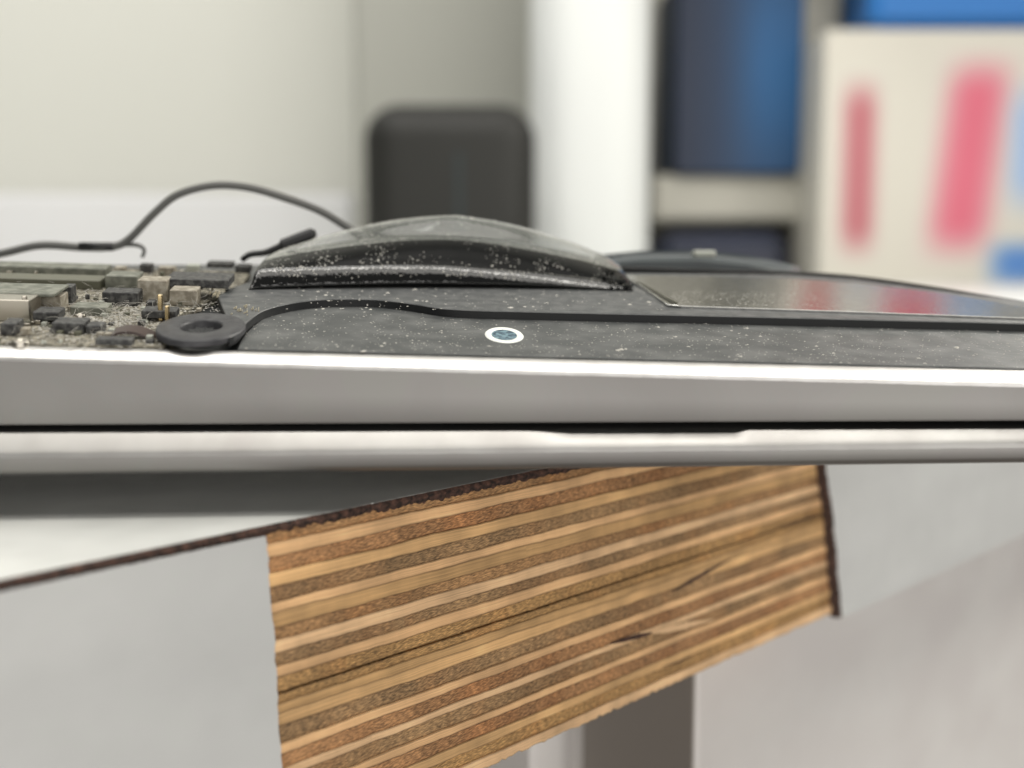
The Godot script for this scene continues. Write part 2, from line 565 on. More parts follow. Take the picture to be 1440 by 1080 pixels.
	# splits in the veneers: thin dark slivers let into the face
	for cr in [[[945, 832], [975, 815], [1003, 799], [1028, 786], .40], [[858, 905], [884, 898], [905, 893], [918, 889], .44], [[916, 890], [945, 884], [975, 877], [1004, 871], .62], [[1090, 742], [1120, 733], [1150, 724], [1165, 720], .16], [[930, 938], [950, 932], [965, 926], [975, 921], .14]]:
		var pts: Array = []
		for k in 4: pts.append(on_plane(cr[k][0], cr[k][1], tb * GROW, tn) + tn * .03)
		var path: Array = spline(pts, 8)
		st = start()
		st.set_smooth_group(-1)
		for k in path.size() - 1:
			var t0 := float(k) / (path.size() - 1); var t1 := float(k + 1) / (path.size() - 1)
			var h0: float = cr[4] * sin(PI * (0.08 + .9 * t0)) * (1 + .5 * nz.get_noise_1d(k * 20.0)); var h1: float = cr[4] * sin(PI * (0.08 + .9 * t1)) * (1 + .5 * nz.get_noise_1d(k * 20.0 + 20.0))
			quad(st, path[k] + Vector3.UP * h0, path[k + 1] + Vector3.UP * h1, path[k + 1] - Vector3.UP * h1, path[k] - Vector3.UP * h0, tn)
		commit(st, "veneer_patch" if cr[4] > .6 else "split", M.pale_wood if cr[4] > .6 else M.kraft, d)
	# backing behind the plies, so that the desk is solid
	st = start()
	block(st, desk(665, 556, -19.6), te, Vector3.UP, tn, Vector3(1660, 36.6, 1080) * GROW, 1)
	commit(st, "core", M.brown, d)
	# white edge bands
	st = start()
	band(st, -170, [[-48.3, 0], [-48.0, -3], [-47.9, -7], [-47.5, -11], [-47.3, -15], [-47.2, -20], [-46.8, -26], [-46.5, -32], [-46.3, -38.7]], .45, 1.1)
	commit(st, "edge_band", M.band, d)
	st = start()
	band(st, 420, [[70.8, -.9], [71.6, -6], [72.7, -10], [74.1, -14], [75.8, -18.5], [76.4, -22], [77.6, -26], [78.2, -30], [79.3, -34], [80.3, -38.9]], 1.5, 1.0)
	commit(st, "edge_band", M.band, d)
	st = start()     # the dark torn end of the right band
	var rows: Array = []
	var prof := [[70.8, -.9], [71.6, -6], [72.7, -10], [74.1, -14], [75.8, -18.5], [76.4, -22], [77.6, -26], [78.2, -30], [79.3, -34], [80.3, -38.9]]
	for k in prof.size() * 5 - 4:
		var f := k / 5.0; var i := mini(int(f), prof.size() - 2); var t := f - i
		var ss: float = lerpf(prof[i][0], prof[i + 1][0], t); var yy: float = lerpf(prof[i][1], prof[i + 1][1], t)
		var j := nz.get_noise_1d(k * 17.0) * .5
		rows.append(PackedVector3Array([desk(ss - .9 + j, .2, yy), desk(ss - .7 + j, -.5, yy), desk(ss - .12 + j * .3, -1.35, yy), desk(ss + .1, -1.52, yy)]))
	sheet(st, rows, (tn - te).normalized(), 1)
	commit(st, "band_end", M.kraft, d, "dark torn end of the right white edge band")

func band(st: SurfaceTool, far_s: float, prof: Array, proud: float, top_y: float) -> void:
	st.set_smooth_group(-1)
	var fine: Array = []
	for k in prof.size() - 1:
		for t in 6:
			var f := t / 6.0
			var j := nz.get_noise_2d((k * 6 + t) * 23.0, far_s) * .28
			fine.append([lerpf(prof[k][0], prof[k + 1][0], f) + j, lerpf(prof[k][1], prof[k + 1][1], f)])
	fine.append(prof[prof.size() - 1])
	prof = fine
	var sgn := signf(far_s)
	for k in prof.size() - 1:
		var a: Array = prof[k]; var b: Array = prof[k + 1]
		var ya: float = minf(a[1], -top_y)
		var yb: float = minf(b[1], -top_y)
		if yb >= ya: continue
		var p0 := desk(a[0], -proud, ya); var p1 := desk(b[0], -proud, yb)
		quad(st, p0, desk(far_s, -proud, ya), desk(far_s, -proud, yb), p1, tn)
		quad(st, p0, p1, desk(b[0], .3, yb), desk(a[0], .3, ya), -te * sgn)
	var n := prof.size() - 1
	quad(st, desk(prof[n][0], -proud, prof[n][1]), desk(far_s, -proud, prof[n][1]), desk(far_s, 2, prof[n][1]), desk(prof[n][0], 2, prof[n][1]), Vector3.DOWN)
	quad(st, desk(prof[0][0], -proud, -top_y), desk(far_s, -proud, -top_y), desk(far_s, .3, -top_y), desk(prof[0][0], .3, -top_y), Vector3.UP)
	quad(st, desk(far_s, -proud, -top_y), desk(far_s, -proud, prof[n][1]), desk(far_s, .3, prof[n][1]), desk(far_s, .3, -top_y), te * sgn)

# ---------------------------------------------------------------- below the desk
func desk_px(x: float, y: float, q: float) -> Vector2:     # (s, height) on the upright plane q behind the desk's edge
	var p := on_plane(x, y, (tb - tn * q) * GROW, tn) / GROW - tb
	return Vector2(p.dot(te), p.y)

func upright(st: SurfaceTool, s0: float, s1: float, q0: float, q1: float, y0: float, y1: float, b := .5) -> void:
	block(st, desk((s0 + s1) * .5, (q0 + q1) * .5, (y0 + y1) * .5), te, Vector3.UP, tn, Vector3(absf(s1 - s0), absf(y1 - y0), absf(q1 - q0)) * GROW, b)

func build_under_desk() -> void:
	var low := -632.0
	var q := 14.0
	var s0 := desk_px(982, 1000, q).x
	var c := thing("cabinet", desk(s0 + 150, q + 100, low), "white cabinet side standing under the desk, right of the bared plywood", "cabinet")
	var st := start()
	upright(st, s0, s0 + 420, q, q + 16, low, -39.3, .8)
	commit(st, "side_panel", M.panel, c)
	st = start()
	upright(st, s0 - .6, s0 - .02, q + .8, q + 26, low, -39.4, .1)
	commit(st, "panel_edge", M.brown, c)
	st = start()
	upright(st, s0 + 3, s0 + 420, q + 16.1, q + 380, low, -39.4, .8)
	commit(st, "carcass", M.panel, c)
	var q2 := 41.0
	var a := desk_px(853, 1040, q2).x; var b := desk_px(876, 1040, q2).x
	var pst := thing("support_post", desk((a + b) / 2, q2 + 3, low), "slim grey upright post between the white cabinet and the pale board", "post")
	st = start()
	upright(st, a, maxf(b, s0 + 1.0), q2, q2 + 5, low, -39.3, .8)
	commit(st, "post", M.brown, pst)
	st = start()
	upright(st, a - .45, a - .05, q2 + .6, q2 + 5, low, -39.5, .1)
	commit(st, "dark_gap", M.black_gap, pst)
	var q3 := 46.0
	var e := desk_px(748, 1070, q3).x; var g := desk_px(849, 1050, q3).x
	var bd := thing("pale_board", desk((e + g) / 2, q3 + 9, low), "narrow pale upright board deep under the desk, left of the brown post", "board")
	st = start()
	upright(st, e, g, q3, q3 + 18, low, -39.3, .8)
	commit(st, "face", M.panel, bd)
	var q4 := 120.0
	var h := desk_px(600, 1070, q4).x
	var k := thing("back_panel", desk(h, q4 + 9, low), "dark grey panel closing the space deepest under the desk", "panel")
	st = start()
	upright(st, h - 200, h + 300, q4, q4 + 12, low, -39.3, .8)
	commit(st, "sheet", M.brown, k)
	# floor far below
	org = Vector3.ZERO
	st = start()
	st.set_smooth_group(-1)
	quad(st, Vector3(-3000, -780.6, 2500), Vector3(3000, -780.6, 2500), Vector3(3000, -780.6, -2500), Vector3(-3000, -780.6, -2500), Vector3.UP)
	var f := commit(st, "floor", M.brown, self)
	tag(f, "brown floor far below the desk", "floor", "", "structure")

# ---------------------------------------------------------------- what stands behind, out of focus
func print_mat(w: int, h: int, painter: Callable, rough := .5) -> StandardMaterial3D:
	var im := Image.create(w, h, false, Image.FORMAT_RGB8)
	for y in h:
		for x in w:
			im.set_pixel(x, y, painter.call((x + .5) / w, (y + .5) / h))
	im.generate_mipmaps()
	var m := mat(Color.WHITE, rough)
	m.albedo_texture = ImageTexture.create_from_image(im)
	return m

func px_box(st: SurfaceTool, x0: float, y0: float, x1: float, y1: float, z: float, deep: float, b: float, low := INF) -> void:
	var a := at_z(x0, y0, z); var c := at_z(x1, y1, z)
	var y := c.y if low == INF else low
	box_at(st, Vector3(a.x, y, z - deep), Vector3(c.x, a.y, z), b)

# upright body with rounded corners and a rounded-over top
func soft_body(st: SurfaceTool, x0: float, y0: float, x1: float, z: float, deep: float, r: float, low: float) -> void:
	var a := at_z(x0, y0, z); var c := at_z(x1, y0, z)
	var rows: Array = []
	for j in 11:
		var t := maxf(0.0, (j - 2) / 8.0) * PI * .5
		var ins := r * (1.0 - cos(t))
		var y: float = low if j == 0 else a.y - r + r * sin(t)
		var row := PackedVector3Array()
		for q in 4:
			var cx: float = (c.x - r) if q in [0, 3] else (a.x + r)
			var cz: float = (z - deep + r) if q < 2 else (z - r)
			for k in 9:
				var g := PI * .5 * (q + k / 8.0)
				row.append(Vector3(cx + (r - ins) * cos(g), y, cz - (r - ins) * sin(g)))
		row.append(row[0])
		rows.append(row)
	var last: PackedVector3Array = rows[10]
	var tip := PackedVector3Array()
	for p in last: tip.append(Vector3((a.x + c.x) * .5, a.y + .3, z - deep * .5))
	rows.append(tip)
	var mid := Vector3((a.x + c.x) * .5, (a.y + low) * .5, z - deep * .5)
	st.set_smooth_group(1)
	for j in rows.size() - 1:
		for k in rows[j].size() - 1:
			var p0: Vector3 = rows[j][k]; var p1: Vector3 = rows[j][k + 1]; var p2: Vector3 = rows[j + 1][k + 1]; var p3: Vector3 = rows[j + 1][k]
			var o := (p0 + p1 + p2 + p3) * .25 - mid
			if p0.distance_to(p1) > .001: tri(st, p0, p1, p2, o)
			if p2.distance_to(p3) > .001: tri(st, p0, p2, p3, o)

func printed_face(x0: float, y0: float, x1: float, y1: float, z: float, m: Material, parent: Node, called := "front_print") -> void:
	var st := start()
	st.set_smooth_group(-1)
	var a := at_z(x0, y0, z); var c := at_z(x1, y1, z)
	quad(st, Vector3(a.x, a.y, z), Vector3(c.x, a.y, z), Vector3(c.x, c.y, z), Vector3(a.x, c.y, z), Vector3.BACK)
	quad(st, Vector3(a.x, a.y, z - .6), Vector3(c.x, a.y, z - .6), Vector3(c.x, a.y, z), Vector3(a.x, a.y, z), Vector3.UP)
	commit(st, called, m, parent)

func build_background() -> void:
	var st := start()
	# low trunking along the wall
	var z := -1280.0
	var t := thing("wall_trunking", at_z(240, 380, z), "pale blue-white ledge along the foot of the wall behind the cable", "ledge")
	px_box(st, -700, 272, 500, 400, z, 69, 6); commit(st, "casing", M.wall_low, t)
	# grey cupboard
	z = -1150.0
	var cu := thing("grey_cupboard", at_z(615, 380, z), "blurred grey cupboard behind the black box, left of the white pillar", "cupboard")
	st = start(); px_box(st, 488, -500, 790, 382, z, 190, 6); commit(st, "body", M.grey_cup, cu)
	# black box
	z = -840.0
	var bx := thing("black_box", Vector3(at_z(630, 300, z).x, TABLE, z), "blurred black box standing on the desk beyond the domed battery", "box")
	st = start(); soft_body(st, 506, 142, 754, z, 90, 24, TABLE); commit(st, "case", M.dark_box, bx)
	st = start(); px_box(st, 641, 215, 650, 300, z + .6, 3, .4, TABLE + 3); commit(st, "strip", mat(Color(.13, .17, .18), .5), bx)
	# pillar
	z = -960.0
	var pi := thing("white_pillar", Vector3(at_z(838, 300, z).x, TABLE, z), "bright white upright pillar between the black box and the blue box", "pillar")
	st = start(); soft_body(st, 748, -500, 928, z, 120, 34, TABLE); commit(st, "shaft", M.pillar, pi)
	# shelf unit at right
	z = -1080.0
	var sh := thing("shelf_unit", Vector3(at_z(1200, 300, z).x, TABLE, z), "pale grey shelf unit holding the blue and the red striped boxes", "shelf")
	st = start(); px_box(st, 918, 246, 1180, 312, z, 220, 4); commit(st, "shelf_board", M.shelf, sh)
	st = start(); px_box(st, 1120, -600, 1180, 244, z, 220, 4); commit(st, "upright", M.shelf, sh)
	st = start(); px_box(st, 1120, 314, 1180, 400, z, 220, 4, TABLE); commit(st, "upright", M.shelf, sh)
	st = start(); px_box(st, 918, -600, 1900, 400, z - 225, 15, 2, TABLE); commit(st, "back_board", M.shelf, sh)
	# dark blue box on the shelf
	z = -1070.0
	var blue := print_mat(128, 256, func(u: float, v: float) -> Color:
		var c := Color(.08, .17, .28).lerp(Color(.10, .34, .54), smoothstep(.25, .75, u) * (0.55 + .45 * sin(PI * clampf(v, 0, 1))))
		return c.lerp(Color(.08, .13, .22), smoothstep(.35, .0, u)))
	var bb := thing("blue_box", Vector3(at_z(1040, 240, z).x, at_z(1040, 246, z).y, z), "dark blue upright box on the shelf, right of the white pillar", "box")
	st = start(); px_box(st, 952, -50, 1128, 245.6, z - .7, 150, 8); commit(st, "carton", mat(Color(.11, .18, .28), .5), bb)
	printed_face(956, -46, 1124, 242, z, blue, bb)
	# dark thing beneath the shelf
	z = -1050.0
	var db := thing("dark_case", Vector3(at_z(1020, 350, z).x, TABLE, z), "low dark blue case standing beneath the shelf board", "case")
	st = start(); px_box(st, 925, 326, 1112, 400, z, 120, 14, TABLE); commit(st, "shell", mat(Color(.15, .17, .24), .4), db)
	# cream carton with two red bars
	z = -1000.0
	var soft := func(x: float, c: float, h: float, e: float) -> float: return 1.0 - smoothstep(h - e, h + e, absf(x - c))
	var bars := func(u: float, v: float) -> Color:
		var c := Color(.80, .785, .745)
		var y := v * 360.0 + 40.0; var x := u * 310.0 + 1160.0
		var r1: float = soft.call(x, 1209.0, 20.0, 19.0) * soft.call(y, 235.0, 110.0, 34.0)
		var r2: float = soft.call(x, 1372.0 - (y - 100.0) * .10, 36.0, 30.0) * soft.call(y, 220.0, 125.0, 38.0)
		c = c.lerp(Color(.70, .40, .43), r1)
		c = c.lerp(Color(.82, .40, .48), r2)
		var bl: float = soft.call(x, 1470.0, 52.0, 22.0) * soft.call(y, 205.0, 75.0, 40.0)
		c = c.lerp(Color(.60, .70, .84), bl)
		c = c.lerp(Color(.30, .50, .76), soft.call(x, 1440.0, 40.0, 26.0) * soft.call(y, 372.0, 26.0, 22.0))
		return c
	var red := print_mat(310, 360, bars)
	var rb := thing("striped_carton", Vector3(at_z(1315, 300, z).x, TABLE, z), "cream carton with two broad red bars standing at the right", "carton")
	st = start(); px_box(st, 1160, 40, 1470, 400, z - .7, 140, 5, TABLE); commit(st, "carton", mat(Color(.80, .785, .745), .5), rb)
	printed_face(1163, 43, 1467, 398, z, red, rb)
	var deep_red := print_mat(310, 360, func(u: float, v: float) -> Color:
		var c: Color = bars.call(u, v)
		return Color(c.r, c.g * c.g * 1.12, c.b * c.b * 1.18) if c.r - c.g > .12 else c)
	z = -1005.0
	var lb := thing("bright_blue_carton", Vector3(at_z(1340, 38, z).x, at_z(1340, 39.5, z).y, z), "bright blue carton lying on top of the red striped carton", "carton")
	st = start(); px_box(st, 1228, -60, 1560, 39.0, z, 130, 8); commit(st, "carton", mat(Color(.16, .44, .72), .45), lb)
	# the same print on a carton higher up, out of the frame but mirrored in the flat battery
	var ub := thing("striped_carton", Vector3(at_z(1315, -62, z).x, at_z(1315, -61, z).y, z), "cream carton with two broad red bars on top of the blue carton", "carton")
	st = start(); px_box(st, 1160, -450, 1470, -61, z - .7, 140, 5); commit(st, "carton", mat(Color(.80, .785, .745), .5), ub)
	printed_face(1163, -446, 1467, -64, z, deep_red, ub)

# ---------------------------------------------------------------- laptop
var logic: Node3D

func comp(called: String, x0: float, x1: float, yt: float, yb: float, deep: float, m: Material, w0 := -.3, b := .12) -> void:
	var a := bpx(x0, yb, w0); var c := bpx(x1, yb, w0)
	var p := bp((a.x + c.x) / 2, (a.y + c.y) / 2, w0)
	var dist := -(p.z * cp + p.y * sp)
	var h := (yb - yt) * dist / FOCAL
	var st := start()
	block(st, p + bw * (h / 2) + bv * (deep / 2), bu, bw, bv, Vector3(c.x - a.x, h, deep), b)
	commit(st, called, m, logic)

func build_laptop() -> void:
	var lap := thing("laptop", front(-20, 40, TABLE), "silver laptop lying upside down and opened, its battery swollen into a dome", "laptop")
	var u0 := -150.0; var u1 := 108.0
	# ---- base case: the aluminium front rail
	var rows: Array = []
	for k in 13: rows.append(PackedVector3Array())
	var u := u0
	while u <= u1:
		var t := (u + 65.4) / 134.8
		var ya := lerpf(-15.31, -19.86, t) + nz.get_noise_2d(u * 14.0, 3.0) * .06 + nz.get_noise_2d(u * 2.0, 9.0) * .05
		var yb := lerpf(-24.0, -24.81, (u + 65.8) / 135.4)
		var off := -.57 + nz.get_noise_2d(u * 10.0, 77.0) * .03
		rows[0].append(front(u, 5.0, base_y(u, 5.0, -2.2)))
		rows[1].append(front(u, 3.5, base_y(u, 3.5, -.75)))
		rows[2].append(front(u, 3.2, base_y(u, 3.2, -.62)))
		rows[3].append(front(u, 2.25, base_y(u, 2.25, off)))
		rows[4].append(front(u, 1.9, base_y(u, 1.9, off - .06)))
		rows[5].append(front(u, .38, ya + .42))
		rows[6].append(front(u, .12, ya + .08))
		rows[7].append(front(u, .0, ya - .35))
		rows[8].append(front(u, .10, lerpf(ya, yb, .5)))
		rows[9].append(front(u, .02, yb + .35))
		rows[10].append(front(u, .12, yb + .1))
		rows[11].append(front(u, .45, yb))
		rows[12].append(front(u, 9.0, yb + .02))
		u += .6
	var st := start()
	sheet(st, rows.slice(0, 8), (Vector3.UP - fv).normalized(), 1, [1, 3, 6])
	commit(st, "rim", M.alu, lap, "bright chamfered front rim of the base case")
	st = start()
	sheet(st, rows.slice(7, 13), -fv, 1, [3])
	var n: int = rows[0].size()
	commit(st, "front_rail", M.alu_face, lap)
	# ---- wedge of the case behind the rail, down to the lid
	var out_px := [[1440, 434], [1330, 414], [1200, 396], [1110, 388], [980, 384], [860, 383], [640, 376], [400, 372], [150, 372], [-60, 378]]
	var poly := PackedVector2Array([Vector2(-150, 4), Vector2(105, 6), Vector2(108, 20)])
	for p in out_px: poly.append(bpx(p[0], p[1], -1.5))
	poly.append(Vector2(-150, 66))
	st = start()
	slab(st, poly, -1.5, -3, .3, -24.7)
	commit(st, "case_shell", M.black_plastic, lap)
	# ---- dark lip along the right and back of the case
	st = start()
	var lip: Array = []
	for p in [[856, 379], [930, 381], [1020, 384], [1110, 386], [1200, 392], [1300, 406], [1380, 419], [1440, 429], [1530, 446]]: lip.append(bpx(p[0], p[1], 0))
	lip = spline(lip, 6)
	var r1 := PackedVector3Array(); var r2 := PackedVector3Array(); var r3 := PackedVector3Array(); var r4 := PackedVector3Array()
	for p in lip:
		r1.append(bp(p.x, p.y, -1.5)); r2.append(bp(p.x, p.y, .45)); r3.append(bp(p.x + .5, p.y + .7, .55)); r4.append(bp(p.x + .5, p.y + .9, -1.5))
	sheet(st, [r1, r2, r3, r4], Vector3.ZERO, 1, [1, 2])
	commit(st, "case_lip", M.black_rubber, lap)
	# ---- gap filler
	st = start()
	block(st, front(-20, 8.0, -25.0), fu, Vector3.UP, fv, Vector3(254, 2.0, 0.6), .1)
	commit(st, "gap_seal", M.black_gap, lap)
	# ---- lid
	rows = []
	for k in 10: rows.append(PackedVector3Array())
	u = u0
	while u <= u1:
		var t := (u + 65.8) / 135.5
		var o := .40 * smoothstep(1.0, 9.0, u) * (1.0 - smoothstep(29.5, 32.0, u))
		var yt := lerpf(-24.95, -25.85, t) - o + nz.get_noise_2d(u * 8.0, 55.0) * .03
		var yc := -27.30 - .2 * t + nz.get_noise_2d(u * 3.0, 155.0) * .06
		rows[0].append(front(u, 20, yt))
		rows[1].append(front(u, .1, yt))
		rows[2].append(front(u, -.2, yt - .06))
		rows[3].append(front(u, -1.65, yc + .55))
		rows[4].append(front(u, -2.02, yc))
		rows[5].append(front(u, -2.2, yc - .6))
		rows[6].append(front(u, -2.2, -29.4))
		rows[7].append(front(u, -1.9, -29.95))
		rows[8].append(front(u, -.9, LID + .25))
		rows[9].append(front(u, 78, LID))
		u += .6
	st = start()
	sheet(st, rows.slice(1, 6), (Vector3.UP - fv).normalized(), 1, [1, 3])
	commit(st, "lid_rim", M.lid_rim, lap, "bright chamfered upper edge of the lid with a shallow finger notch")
	st = start()
	sheet(st, rows.slice(5, 10), -fv, 1, [3])
	n = rows[0].size()
	st.set_smooth_group(-1)
	quad(st, rows[1][0], rows[1][n - 1], front(u1, 78, -26.6), front(u0, 78, -25.0), Vector3.UP)
	for k in [0, n - 1]:
		var ctr := front(u0 if k == 0 else u1, 20, -28.5)
		for j in range(1, 9): tri(st, ctr, rows[j][k], rows[j + 1][k], fu * (-1.0 if k == 0 else 1.0))
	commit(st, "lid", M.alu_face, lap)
	for k in 4:
		st = start()
		block(st, front([-140, 34, -140, 60][k], [50, 62, 74, 74][k], (TABLE + LID) * .5 - .05), fu, Vector3.UP, fv, Vector3(12, LID - TABLE + .1, 12), 1.0)
		commit(st, "rubber_foot", M.black_rubber, lap)
	# ---- trackpad plate, dusty, under the front of the battery frame
	st = start()
	poly = pix_poly([[340, 476], [346, 468], [354, 460], [375, 444], [410, 430], [500, 418], [700, 420], [1500, 446], [1750, 470]], -.35, 0)
	poly.append(Vector2(104, 3.3)); poly.append(Vector2(bpx(336, 488, -.35).x, 3.3))
	slab(st, poly, -.35, -1.4, .12)
	var pad := commit(st, "trackpad_plate", M.dusty_plate, lap, "dusty dark grey plate along the front, with a white ringed sticker")
	# sticker: white ring round a blue disc, its back edge lifted
	var cen := bpx(709, 471, -.3)
	st = start()
	var ring_pts := PackedVector3Array(); var ru := 2.8; var rv := 5.2
	rows = []
	for k in 33:
		var t := TAU * k / 32
		var row := PackedVector3Array()
		for j in 7:
			var rr: float = [1.0, .96, .90, .82, .74, .66, .64][j]; var hh: float = [-.1, .12, .22, .25, .20, .08, -.05][j]
			row.append(bp(cen.x + cos(t) * ru * rr, cen.y + sin(t) * rv * rr, (-.37 if j == 0 else hh * .35 - .36 + .05 * (sin(t) * rr + 1.0))))
		rows.append(row)
	sheet(st, rows, bw, 1)
	var ring := commit(st, "sticker_ring", M.white_ring, pad, "white ring of the round sticker")
	st = start()
	st.set_smooth_group(1)
	for k in 32:
		var t0 := TAU * k / 32; var t1 := TAU * (k + 1) / 32
		tri(st, bp(cen.x, cen.y, -.30), bp(cen.x + cos(t0) * ru * .66, cen.y + sin(t0) * rv * .66, .30 + .05 * .66 * sin(t0) - .60), bp(cen.x + cos(t1) * ru * .66, cen.y + sin(t1) * rv * .66, .30 + .05 * .66 * sin(t1) - .60), bw)
	commit(st, "sticker_centre", M.blue_dot, pad, "blue centre of the round sticker")
	# ---- black battery frame with its wavy front edge
	var fw := .95
	st = start()
	var fpts: Array = []
	for p in [[322, 474], [334, 468], [348, 452], [372, 436], [410, 426], [445, 421.5], [480, 420], [530, 421], [575, 426], [620, 433], [665, 436], [740, 438], [820, 440], [1000, 444], [1200, 449], [1440, 455], [1620, 461]]: fpts.append(bpx(p[0], p[1], fw))
	fpts = spline(fpts, 4)
	for p in [[1620, 440], [1440, 424], [1200, 392], [1110, 386], [900, 384], [520, 388], [420, 392], [352, 396], [330, 403], [306, 416], [316, 440], [316, 458]]: fpts.append(bpx(p[0], p[1], fw))
	poly = PackedVector2Array(fpts)
	var wall_st := start()
	slab(st, poly, fw, -.34, .14, INF, wall_st)
	var fr := commit(st, "battery_frame", M.black_plastic, lap, "matt black plastic frame under the batteries, wavy front edge")
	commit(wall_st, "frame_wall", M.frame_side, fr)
	# screw eyelet at the frame's left end
	var ec := bpx(283, 457, fw + .25)
	var eo := bpx(343, 461, fw + .25).x - ec.x
	var ev := (bpx(283, 438, fw + .25).y - bpx(283, 478, fw + .25).y) * .5
	var hi_u := (bpx(311, 461, fw).x - bpx(252, 461, fw).x) * .5
	var hi_v := (bpx(283, 452, fw).y - bpx(283, 470, fw).y) * .5
	st = start()
	rows = []
	for k in 49:
		var t := TAU * k / 48
		var row := PackedVector3Array()
		for j in 9:
			var g: float = [1.0, 1.0, .97, .90, .5, .12, .02, .0, -.06][j]; var hh: float = [-.75, -.25, .06, .16, .20, .16, .06, -.3, -1.1][j]
			row.append(bp(ec.x + cos(t) * lerpf(hi_u, eo, g), ec.y + sin(t) * lerpf(hi_v, ev, g), fw + hh))
		rows.append(row)
	sheet(st, rows, Vector3.ZERO, 1)
	var ey := commit(st, "screw_eyelet", M.eyelet, fr, "thick black ring round an empty screw hole")
	st = start()
	st.set_smooth_group(-1)
	for k in 24:                      # toothed bottom of the hole
		var t0 := TAU * k / 24; var t1 := TAU * (k + 1) / 24
		var a0 := .9 if k % 2 == 0 else .62; var a1 := .62 if k % 2 == 0 else .9
		tri(st, bp(ec.x, ec.y, fw - 1.1), bp(ec.x + cos(t0) * hi_u * a0, ec.y + sin(t0) * hi_v * a0, fw - .7), bp(ec.x + cos(t1) * hi_u * a1, ec.y + sin(t1) * hi_v * a1, fw - .7), bw)
	commit(st, "screw_hole", M.frame_side, fr)
	# ---- swollen battery
	var ba := bpx(350, 407, fw); var bb := bpx(890, 409, fw)
	var nu := 90; var nv := 46
	rows = []
	var dome_spots: Array = []
	for j in nv + 1:
		var row := PackedVector3Array()
		for k in nu + 1:
			row.append(dome(float(k) / nu, float(j) / nv, ba, bb, fw))
		rows.append(row)
	st = start()
	sheet(st, rows.slice(10, rows.size()), bw, 1)
	var batt := commit(st, "swollen_battery", M.pouch, lap, "glossy black battery pouch swollen into a dome, speckled with dust")
	st = start()
	sheet(st, rows.slice(0, 11), bw - bv, 1)
	commit(st, "pouch_roll", M.pouch_roll, batt, "glossy rolled front edge of the pouch")
	for k in 3200:
		var a := rng.randf_range(.02, .98); var b := .22 + .6 * rng.randf()
		if rng.randf() < .3: b = rng.randf_range(.05, .3)
		if rng.randf() > .35 + 1.3 * nz.get_noise_2d(a * 180.0, b * 90.0): continue
		var p := dome(a, b, ba, bb, fw)
		var nn := (dome(a + .004, b, ba, bb, fw) - p).cross(dome(a, b + .004, ba, bb, fw) - p)
		if nn.dot(bw) < 0: nn = -nn
		dome_spots.append([p, nn, absf(rng.randfn(.05, .05)) + .035, rng.randf_range(.7, 1.6)])
	scatter("dust", batt, dome_spots, 4, "fine white dust on the domed battery")
	# clear film standing off the pouch, ballooned higher
	st = start()
	rows = []
	for j in 31:
		var row := PackedVector3Array()
		for k in nu + 1:
			var aa := float(k) / nu
			var f := film_at(aa, .40 + .60 * j / 30.0, ba, bb, fw)
			row.append(f + bw * nz.get_noise_2d(aa * 120.0, j * 9.0 + 70.0) * .16 * sin(PI * aa) * smoothstep(0, 8, j))
		rows.append(row)
	sheet(st, rows, bw, 1)
	var film := commit(st, "clear_film", M.film, batt, "clear dusty film ballooned above the black pouch")
	var film_spots: Array = []
	for k in 900:
		var aa := rng.randf_range(.04, .97)
		var b2 := rng.randf_range(.40, .8)
		var p := film_at(aa, b2, ba, bb, fw) + bw * .04
		film_spots.append([p, bw - bv * .5, absf(rng.randfn(.03, .04)) + .03, rng.randf_range(.7, 1.8)])
	scatter("film_dust", film, film_spots, 14)
	# seam along the foot of the pouch
	st = start()
	var seam := PackedVector3Array(); var seam2 := PackedVector3Array(); var seam3 := PackedVector3Array()
	for k in 61:
		var p := dome(k / 60.0, .012, ba, bb, fw)
		seam.append(p + bw * .1 - bv * .02)
		seam2.append(p - bv * (.55 + .1 * nz.get_noise_1d(k * 9.0)) - bw * .02)
		seam3.append(p - bv * .5 - bw * .2)
	sheet(st, [seam, seam2, seam3], bw - bv, 1, [1])
	commit(st, "pouch_seam", M.pouch, batt)
	# crumpled foil at the right end
	st = start()
	st.set_smooth_group(-1)
	for k in 80:
		var p := dome(rng.randf_range(.93, .995), rng.randf_range(.0, .35), ba, bb, fw)
		var a := p + Vector3(rng.randf_range(-1.1, 1.1), rng.randf_range(-.2, .7), rng.randf_range(-.9, .6))
		var b := p + Vector3(rng.randf_range(-1.1, 1.1), rng.randf_range(-.3, .6), rng.randf_range(-.9, .6))
		tri(st, p + bw * .15, a, b, bw - bv)
	commit(st, "crumpled_foil", M.pouch, batt, "crumpled black foil at the right end of the dome")
	# ---- flat battery at the right
	st = start()
	poly = pix_poly([[938, 427], [960, 429], [1200, 437], [1440, 446], [1580, 452], [1500, 436], [1440, 431], [1330, 412], [1200, 397], [1110, 391], [1000, 388], [880, 386], [884, 392], [900, 400], [922, 415]], fw + .5)
	slab(st, poly, fw + .4, fw + .02, .07)
	var fb := commit(st, "flat_battery", M.flat_pouch, lap, "flat silvery grey battery pouch mirroring the red bars behind")
	st = start()
	var cr: Array = []
	for p in [[893, 396], [905, 400], [920, 408], [936, 418], [952, 426]]: 
		var q := bpx(p[0], p[1], fw + .6)
		cr.append(bp(q.x, q.y, fw + .6))
	tube(st, PackedVector3Array(spline(cr, 5)), .09, .16, 6)
	commit(st, "crease", M.olive, fb)
	var spots: Array = []
	for k in 700:
		var x := rng.randf_range(945, 1200); var y := rng.randf_range(408, 428) + (x - 945) * .02
		if rng.randf() < smoothstep(1080, 1200, x): continue
		var q := bpx(x, y, fw + .5)
		spots.append([bp(q.x, q.y, fw + .5), bw, rng.randf_range(.04, .13), rng.randf_range(.7, 1.8)])
